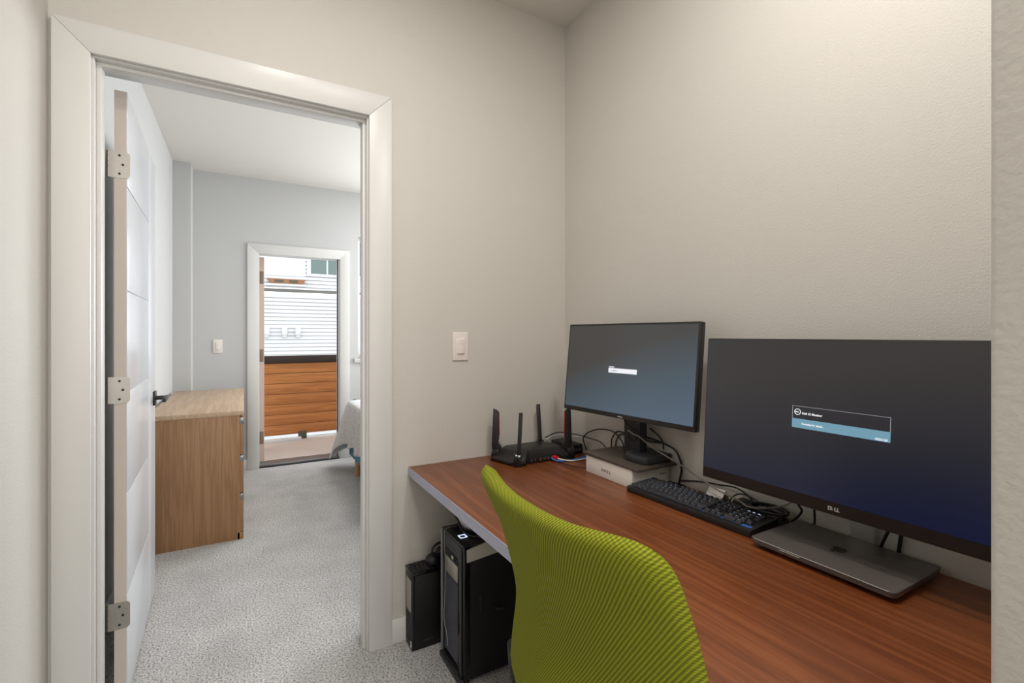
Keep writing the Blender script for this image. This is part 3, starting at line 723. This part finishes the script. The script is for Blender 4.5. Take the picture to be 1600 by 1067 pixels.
cable('short black cable behind the small monitor stand', [(1.345, 1.31, .885), (1.36, 1.285, .862), (1.364, 1.265, .840), (1.366, 1.262, .812)], .003, M['cable'])
cable('flat black cable folded on the desk behind the keyboard', [(1.330, 1.225, .7045), (1.350, 1.205, .7045), (1.358, 1.165, .7045), (1.352, 1.150, .7045), (1.338, 1.170, .7045), (1.318, 1.200, .7045)], .0038, M['cable'])
cable('black cable running along the wall behind the keyboard', [(1.366, 1.182, .717), (1.368, 1.105, .734), (1.368, 1.029, .744), (1.366, .959, .752), (1.36, .90, .73), (1.345, .87, .706)], .0027, M['cable'])
cable('black cable hanging on the wall left of the silver stand', [(1.345, .720, .84), (1.35, .718, .785), (1.352, .716, .74), (1.352, .72, .705)], .0032, M['cable'])
cable('black cable hanging next to the laptop corner beneath the large monitor', [(1.335, .765, .83), (1.34, .756, .774), (1.345, .747, .75), (1.352, .78, .707)], .003, M['cable'])
cable('slanted black cable hanging right of the silver stand', [(1.348, .53, .80), (1.346, .54, .779), (1.345, .551, .752), (1.350, .566, .7085)], .0036, M['cable'])
cable('upright black cable hanging right of the silver stand', [(1.366, .520, .80), (1.366, .524, .778), (1.366, .528, .751), (1.366, .533, .7085)], .0044, M['cable'])
cable('blue network cable curving from the router to the white box', [(1.148, 1.684, .714), (1.146, 1.664, .710), (1.165, 1.648, .706), (1.205, 1.640, .7045), (1.262, 1.640, .7055), (1.320, 1.655, .712), (1.35, 1.70, .712)], .0032, M['cableb'])
wc = thing('cable', 'white network cable with a red plug at the router', 'cable', (1.16, 1.68, DZT))
link('cord', tube(bmesh.new(), [(1.164, 1.672, .715), (1.180, 1.652, .709), (1.215, 1.630, .7045), (1.27, 1.628, .7045), (1.33, 1.640, .706), (1.36, 1.68, .706)], .003), M['cablew'], wc)
link('plug', B(1.150, 1.172, 1.664, 1.686, .709, .722, bev=.002), M['red'], wc)['label'] = 'red plug'
cable('thin black cord lying on the desk between router and white box', [(1.155, 1.645, .7020), (1.175, 1.58, .7020), (1.19, 1.54, .7020), (1.215, 1.515, .7020), (1.26, 1.535, .7020)], .0014, M['cable'])
cable('white cable along the wall behind the modem', [(1.25, 1.875, .745), (1.31, 1.88, .758), (1.362, 1.78, .763), (1.366, 1.72, .76), (1.366, 1.65, .752), (1.366, 1.616, .705)], .002, M['cablew'])
cable('dark cable along the wall above the white one behind the modem', [(1.25, 1.885, .752), (1.33, 1.888, .768), (1.370, 1.78, .770), (1.371, 1.70, .770), (1.371, 1.62, .765), (1.371, 1.575, .73), (1.371, 1.56, .7025)], .002, M['cable'])
# heap of black cable behind the right end of the keyboard
for k in range(6):
    a0 = k * 1.05; rr = .030 + .006 * (k % 3); cx_, cy_ = 1.325 + .004 * math.sin(k * 2), .832 + .006 * math.cos(k * 3)
    pts = [(cx_ + rr * .85 * math.cos(a0 + t * .5), cy_ + (rr + .012) * math.sin(a0 + t * .5), DZT + .006 + .0062 * k + .001 * math.sin(t)) for t in range(13)]
    cable('loop of thick black cable in the heap between keyboard and laptop', pts, .0034, M['cable'], group='loops of the black cable heap')
cable('black cable arching out of the heap behind the keyboard', [(1.350, .975, .706), (1.352, .962, .728), (1.350, .935, .744), (1.345, .90, .745), (1.335, .868, .742)], .0022, M['cable'])
pa = thing('power_adapter', 'black power adapter lying behind the keyboard by the large monitor', 'adapter', (1.345, .885, DZT))
link('adapter_body', B(1.322, 1.372, .890, .945, DZT, DZT + .028, bev=.004), M['black'], pa)
cdm = prism(bmesh.new(), ((1.315, DZT), (1.345, DZT + .040), (1.3465, DZT + .040), (1.372, DZT), (1.370, DZT), (1.3455, DZT + .036), (1.317, DZT)), .985, 1.045, axis=1)
tag(link('paper_card', cdm, M['paper'], origin=(1.345, 1.015, DZT), smooth=False), 'white folded paper card standing up behind the keyboard', 'paper')
# ================================================================== UNDER THE DESK
tw = thing('computer_tower', 'tall black computer tower with mesh front standing under the desk', 'computer', (.89, 1.635, 0))
TX0, TX1, TY0, TY1, TZ = .668, 1.11, 1.530, 1.742, .496
tb = bmesh.new(); box(tb, TX0 + .03, TX1, TY0 + .004, TY1 - .004, .018, TZ - .02, bev=.003)
link('case', tb, M['tower'], tw)
link('front_bezel', box(B(TX0 + .006, TX0 + .032, TY0, TY1, .012, TZ - .004, bev=.005), TX0, TX0 + .012, TY0 + .012, TY0 + .045, .014, TZ - .01, bev=.003), M['gloss'], tw)
tp = bmesh.new(); box(tp, TX0 + .004, TX1 - .01, TY0 + .004, TY1 - .004, TZ - .022, TZ, bev=.005)
link('top_panel', tp, M['black'], tw)
link('side_rail', B(TX0 + .0, TX0 + .008, TY1 - .012, TY1, .02, TZ - .004, bev=.002), mat('grey_rail', (128, 130, 138), .35), tw)['label'] = 'thin silver edge rail'
link('drive_cover', B(TX0 + .002, TX0 + .009, TY0 + .048, TY1 - .04, .435, .486, bev=.002), M['grey'], tw)
link('drive_door', B(TX0 + .0005, TX0 + .009, TY0 + .048, TY1 - .04, .345, .405, bev=.003), M['silver'], tw)
dp = bmesh.new(); box(dp, TX0 + .003, TX0 + .009, TY0 + .048, TY1 - .04, .408, .432, bev=.001)
link('drive_slot', dp, M['dark'], tw)
link('logo_stud', B(TX0 + .0005, TX0 + .004, 1.62, 1.635, .414, .426, bev=.001), M['logo'], tw)
ms = bmesh.new(); box(ms, TX0 + .005, TX0 + .009, TY0 + .048, TY1 - .04, .05, .34)
for i in range(52): box(ms, TX0 + .0030, TX0 + .006, TY0 + .048, TY1 - .04, .052 + i * .0055, .0545 + i * .0055)
for i in range(21): box(ms, TX0 + .0033, TX0 + .006, TY0 + .048 + i * .0059, TY0 + .0505 + i * .0059, .052, .34)
link('mesh_front', ms, mat('dark_mesh', (74, 76, 84), .5), tw)
link('front_foot', B(TX0 - .008, TX0 + .03, TY0 + .005, TY1 - .005, 0, .022, bev=.004), M['grey'], tw)
link('rear_foot', B(TX1 - .06, TX1 - .02, TY0 + .005, TY1 - .005, 0, .019, bev=.004), M['black'], tw)
sw_ = bmesh.new(); prism(sw_, ((.684, .482), (.760, .494), (.96, .487), (.96, .455), (.80, .448), (.684, .437)), TY0 - .004, TY0 + .004, axis=1, bev=.002)
link('side_trim', sw_, mat('pale_trim_plastic', (196, 192, 184), .4), tw)['label'] = 'silver trim along the upper side'
rg = bmesh.new(); cx_, cy_ = .704, 1.612
for a in ((-.014, .014, .010, .014), (-.014, .014, -.014, -.010), (-.014, -.010, -.010, .010), (.010, .014, -.010, .010)):
    box(rg, cx_ + a[0], cx_ + a[1], cy_ + a[2], cy_ + a[3], TZ - .001, TZ + .0015)
link('power_light_ring', rg, M['ledw'], tw)['label'] = 'glowing white square ring'
lv = bmesh.new(); tube(lv, [(.80, TY0, .25), (.80, TY0 - .012, .25), (.825, TY0 - .012, .245)], .004)
link('side_handle', lv, M['grey'], tw)
link('side_latch', B(.735, .739, TY0 - .001, TY0 + .004, .245, .31), M['grey'], tw)
# pale rounded device on top of the tower
dm = bmesh.new(); n = bmesh.new(); bmesh.ops.create_uvsphere(n, u_segments=40, v_segments=20, radius=1)
for v in n.verts:
    v.co = Vector((v.co.x * .088, v.co.y * .085, max(v.co.z, -.90) * .062))
merge(dm, n, Matrix.Translation((.795, 1.645, TZ + .0563)))
dv = thing('speaker_pod', 'pale grey rounded device with a black rim on top of the tower', 'device', (.795, 1.645, TZ))
link('pod_body', dm, mat('pale_grey_plastic', (176, 172, 164), .45), dv)
rm = bmesh.new(); pts = [(.795 + .0740 * math.cos(2 * PI * k / 32), 1.645 + .071 * math.sin(2 * PI * k / 32), TZ + .0195) for k in range(33)]
tube(rm, pts, .0045, smooth=False); link('pod_rim', rm, M['black'], dv)
cable('black cable hanging from the desk edge down onto the tower', [(.70, 1.80, .664), (.702, 1.77, .61), (.708, 1.735, .56), (.720, 1.69, .525), (.716, 1.655, .510), (.722, 1.60, .502), (.76, 1.560, .502), (.83, 1.545, .502)], .0042, M['cable'])
cable('second black cable hanging behind the first onto the tower', [(.745, 1.80, .664), (.742, 1.77, .60), (.738, 1.74, .54), (.728, 1.71, .503), (.710, 1.69, .5), (.695, 1.70, .5)], .0034, M['cable'])
cable('thin grey cord hanging down the front of the tower', [(.72, 1.705, .499), (.690, 1.698, .503), (.667, 1.690, .500), (.6635, 1.690, .463), (.6635, 1.680, .376), (.6635, 1.686, .252), (.6635, 1.692, .164), (.6635, 1.668, .121), (.6635, 1.657, .088), (.662, 1.664, .080)], .0016, M['cableg'])

sp = thing('computer', 'small slim black office computer standing upright against the wall', 'computer', (.72, 1.845, 0))
SX0, SX1, SY0, SY1, SZ = .573, .865, 1.803, 1.886, .300
link('case', B(SX0 + .012, SX1, SY0, SY1, .002, SZ - .004, bev=.002), M['tower'], sp)
fp = bmesh.new(); box(fp, SX0, SX0 + .014, SY0 + .001, SY1 - .001, 0, SZ - .006, bev=.003); link('front_bezel', fp, M['black'], sp)
link('drive_panel', B(SX0 - .002, SX0 + .004, SY0 + .012, SY1 - .014, .148, .272, bev=.002), M['silver'], sp)
vg = bmesh.new()
for i in range(12):
    for k in range(5): box(vg, SX0 - .0015, SX0 + .003, SY0 + .012 + k * .0125 + (.005 if i % 2 else 0), SY0 + .018 + k * .0125 + (.005 if i % 2 else 0), .022 + i * .0095, .0275 + i * .0095)
link('vent_grille', vg, M['grey'], sp)
link('front_sticker', B(SX0 - .0012, SX0 + .002, SY0 + .006, SY0 + .018, .012, .034), M['paper'], sp)
link('side_latch', B(.62, .66, SY0 - .002, SY0 + .002, .030, .036, bev=.001), M['grey'], sp)
link('side_latch', B(.595, .63, SY0 - .002, SY0 + .002, .252, .258, bev=.001), M['grey'], sp)
rows2 = [[1] * 5, [1] * 5, [1] * 5, [1] * 5, [1] * 5, [1] * 5, [1] * 5, [1] * 5, [1] * 5, [1] * 5]
k2 = keyboard('keypad', 'small glossy black keypad lying on top of the slim computer', .672, 1.842, SZ - .004, 0, rows2, .0170, .098, .200, .010, M['keyb'], M['gloss'], None, .004)
k2['category'] = 'keypad'
ms_ = thing('headset', 'black padded headset heaped on the slim computer beside the tower', 'headset', (.70, 1.84, SZ + .012))
hb = bmesh.new()
for cx_, cy_, cz_ in ((.645, 1.822, .336), (.700, 1.858, .338)):
    n = bmesh.new(); bmesh.ops.create_uvsphere(n, u_segments=24, v_segments=14, radius=1)
    for v in n.verts: v.co = Vector((v.co.x * .030, v.co.y * .026, v.co.z * .024 if v.co.z > -.9 else v.co.z * .022))
    merge(hb, n, Matrix.Translation((cx_ + .02, cy_, cz_)))
link('ear_pad', hb, M['black'], ms_)
link('headband', tube(bmesh.new(), [(.665, 1.835, .350), (.675, 1.842, .372), (.70, 1.85, .382), (.72, 1.855, .372), (.722, 1.858, .350)], .005), M['grey'], ms_)

# ================================================================== CHAIR
ch = thing('office_chair', 'office chair with a lime green knitted backrest pushed up to the desk', 'chair', (.70, .66, 0))
prof = [(.972, .412), (.955, .417), (.925, .430), (.895, .442), (.855, .456), (.818, .467), (.77, .481), (.726, .492), (.69, .498), (.652, .496), (.62, .491), (.583, .486), (.54, .482), (.50, .487), (.46, .50), (.43, .515)]
def profx(z):
    for (z0, x0), (z1, x1) in zip(prof, prof[1:]):
        if z1 <= z <= z0: return x0 + (x1 - x0) * (z0 - z) / (z0 - z1)
    return prof[0][1] if z > .972 else prof[-1][1]
bk = bmesh.new(); NU, NV = 40, 40; YC, ZT, ZB = .668, .972, .420
grid = []; uvd = {}
def outline(v):
    """left and right edge (distance from centre) at height fraction v, rounded at the corners"""
    z = ZB + (ZT - ZB) * v
    hl = .232 + .014 * math.sin(PI * min(1, max(0, (z - .5) / .5))) ; hr = hl
    return hl, hr
def shell(s, v, thick):
    # s -1 (far, +y) .. 1 (near, -y); superellipse mapping for round corners
    n = 11 if s < 0 else 9.5
    a = max(abs(s), abs(v * 2 - 1)); 
    S, V = s, v * 2 - 1
    if a > 1e-6:
        k = a / ((abs(S) ** n + abs(V) ** n) ** (1 / n)); S *= k ** .9; V *= k ** .9
    zt = ZT if True else 0
    z = (ZB + ZT) / 2 + V * (ZT - ZB) / 2
    hw_ = (.238 if s < 0 else .247 + .045 * (.972 - max(z, .6))) - .045 * min(1, max(0, (.548 - z) / .10)) ** .9
    y = YC - S * hw_
    z += -.012 * (1 - S * S) * max(0, V)          # top edge dips a little in the middle
    z += .004 * S * max(0, V) + .020 * max(0, -S) ** 3 * max(0, V) ** 3 + .006 * max(0, S) ** 2 * max(0, V) ** 3
    x = profx(z) - .006 + .040 * abs(S) ** 2.2 + .020 * max(0, S) ** 3
    return Vector((x, y, z)), S, V
F_, Bk = [], []
for i in range(NU + 1):
    rf, rb_ = [], []
    for k in range(NV + 1):
        s = -1 + 2 * i / NU; v = k / NV
        # cluster samples to the rim
        s = math.sin(s * PI / 2) * .35 + s * .65; vv = v * 2 - 1; vv = math.sin(vv * PI / 2) * .35 + vv * .65; v2 = (vv + 1) / 2
        p, S, V = shell(s, v2, 0)
        e_ = max(abs(s), abs(vv)); th = (.013 + .010 * max(0, min(1, vv * 3 - 1.6))) * math.sqrt(max(0, 1 - e_ ** 20)) + .0
        a = bk.verts.new(p + Vector((-th, 0, 0))); b_ = bk.verts.new(p + Vector((th, 0, 0))) if e_ < .9999 else a
        rf.append(a); rb_.append(b_); uvd[a] = (p.y, p.z); uvd[b_] = (p.y, p.z)
    F_.append(rf); Bk.append(rb_)
for G, fl in ((F_, False), (Bk, True)):
    for i in range(NU):
        for k in range(NV):
            q = (G[i][k], G[i + 1][k], G[i + 1][k + 1], G[i][k + 1])
            bk.faces.new(q if fl else q[::-1])
uvl = bk.loops.layers.uv.new('UVMap')
for f_ in bk.faces:
    for lp_ in f_.loops:
        y_, z_ = uvd[lp_.vert]; lp_[uvl].uv = ((YC + .25 - y_), z_ - .42)
bmesh.ops.recalc_face_normals(bk, faces=bk.faces)
bo_ = link('backrest', bk, M['knit'], ch); bo_.data.polygons.foreach_set('use_smooth', [True] * len(bo_.data.polygons))
for a_ in list(bo_.data.attributes):
    if a_.name == 'sharp_edge': bo_.data.attributes.remove(a_)
for s in (1, -1):
    yy = YC + s * (.230 if s > 0 else .250)
    up = bmesh.new(); tube(up, [(.512, yy, .570), (.518, yy, .50), (.535, yy, .44), (.58, yy, .405), (.72, yy, .40)], .0135, seg=14)
    link('back_upright', up, M['blackm'], ch)
st_ = bmesh.new(); box(st_, .54, .96, .44, .88, .415, .465, bev=.022, seg=4)
link('seat', st_, M['knit2'] if 'knit2' in M else mat('lime_seat_fabric', (140, 146, 40), .85, bump=(400, .4, .001)), ch)
link('seat_plate', B(.60, .92, .50, .82, .395, .416, bev=.004), M['blackm'], ch)
link('gas_column', box(cyl(bmesh.new(), (.75, .66, .09), (.75, .66, .40), .025), .70, .80, .61, .71, .36, .397, bev=.005), M['blackm'], ch)
for k in range(5):
    a = R(72 * k + 20); bm = bmesh.new(); dx, dy = math.cos(a), math.sin(a)
    tube(bm, [(.75, .66, .10), (.75 + dx * .12, .66 + dy * .12, .098), (.75 + dx * .26, .66 + dy * .26, .068)], .017, seg=10)
    lg_ = link('base_arm', bm, M['blackm'], ch)
    cx_, cy_ = .75 + dx * .26, .66 + dy * .26
    link('caster', cyl(bmesh.new(), (cx_ - dy * .02, cy_ + dx * .02, .027), (cx_ + dy * .02, cy_ - dx * .02, .027), .027, bev=.004), M['black'], lg_)
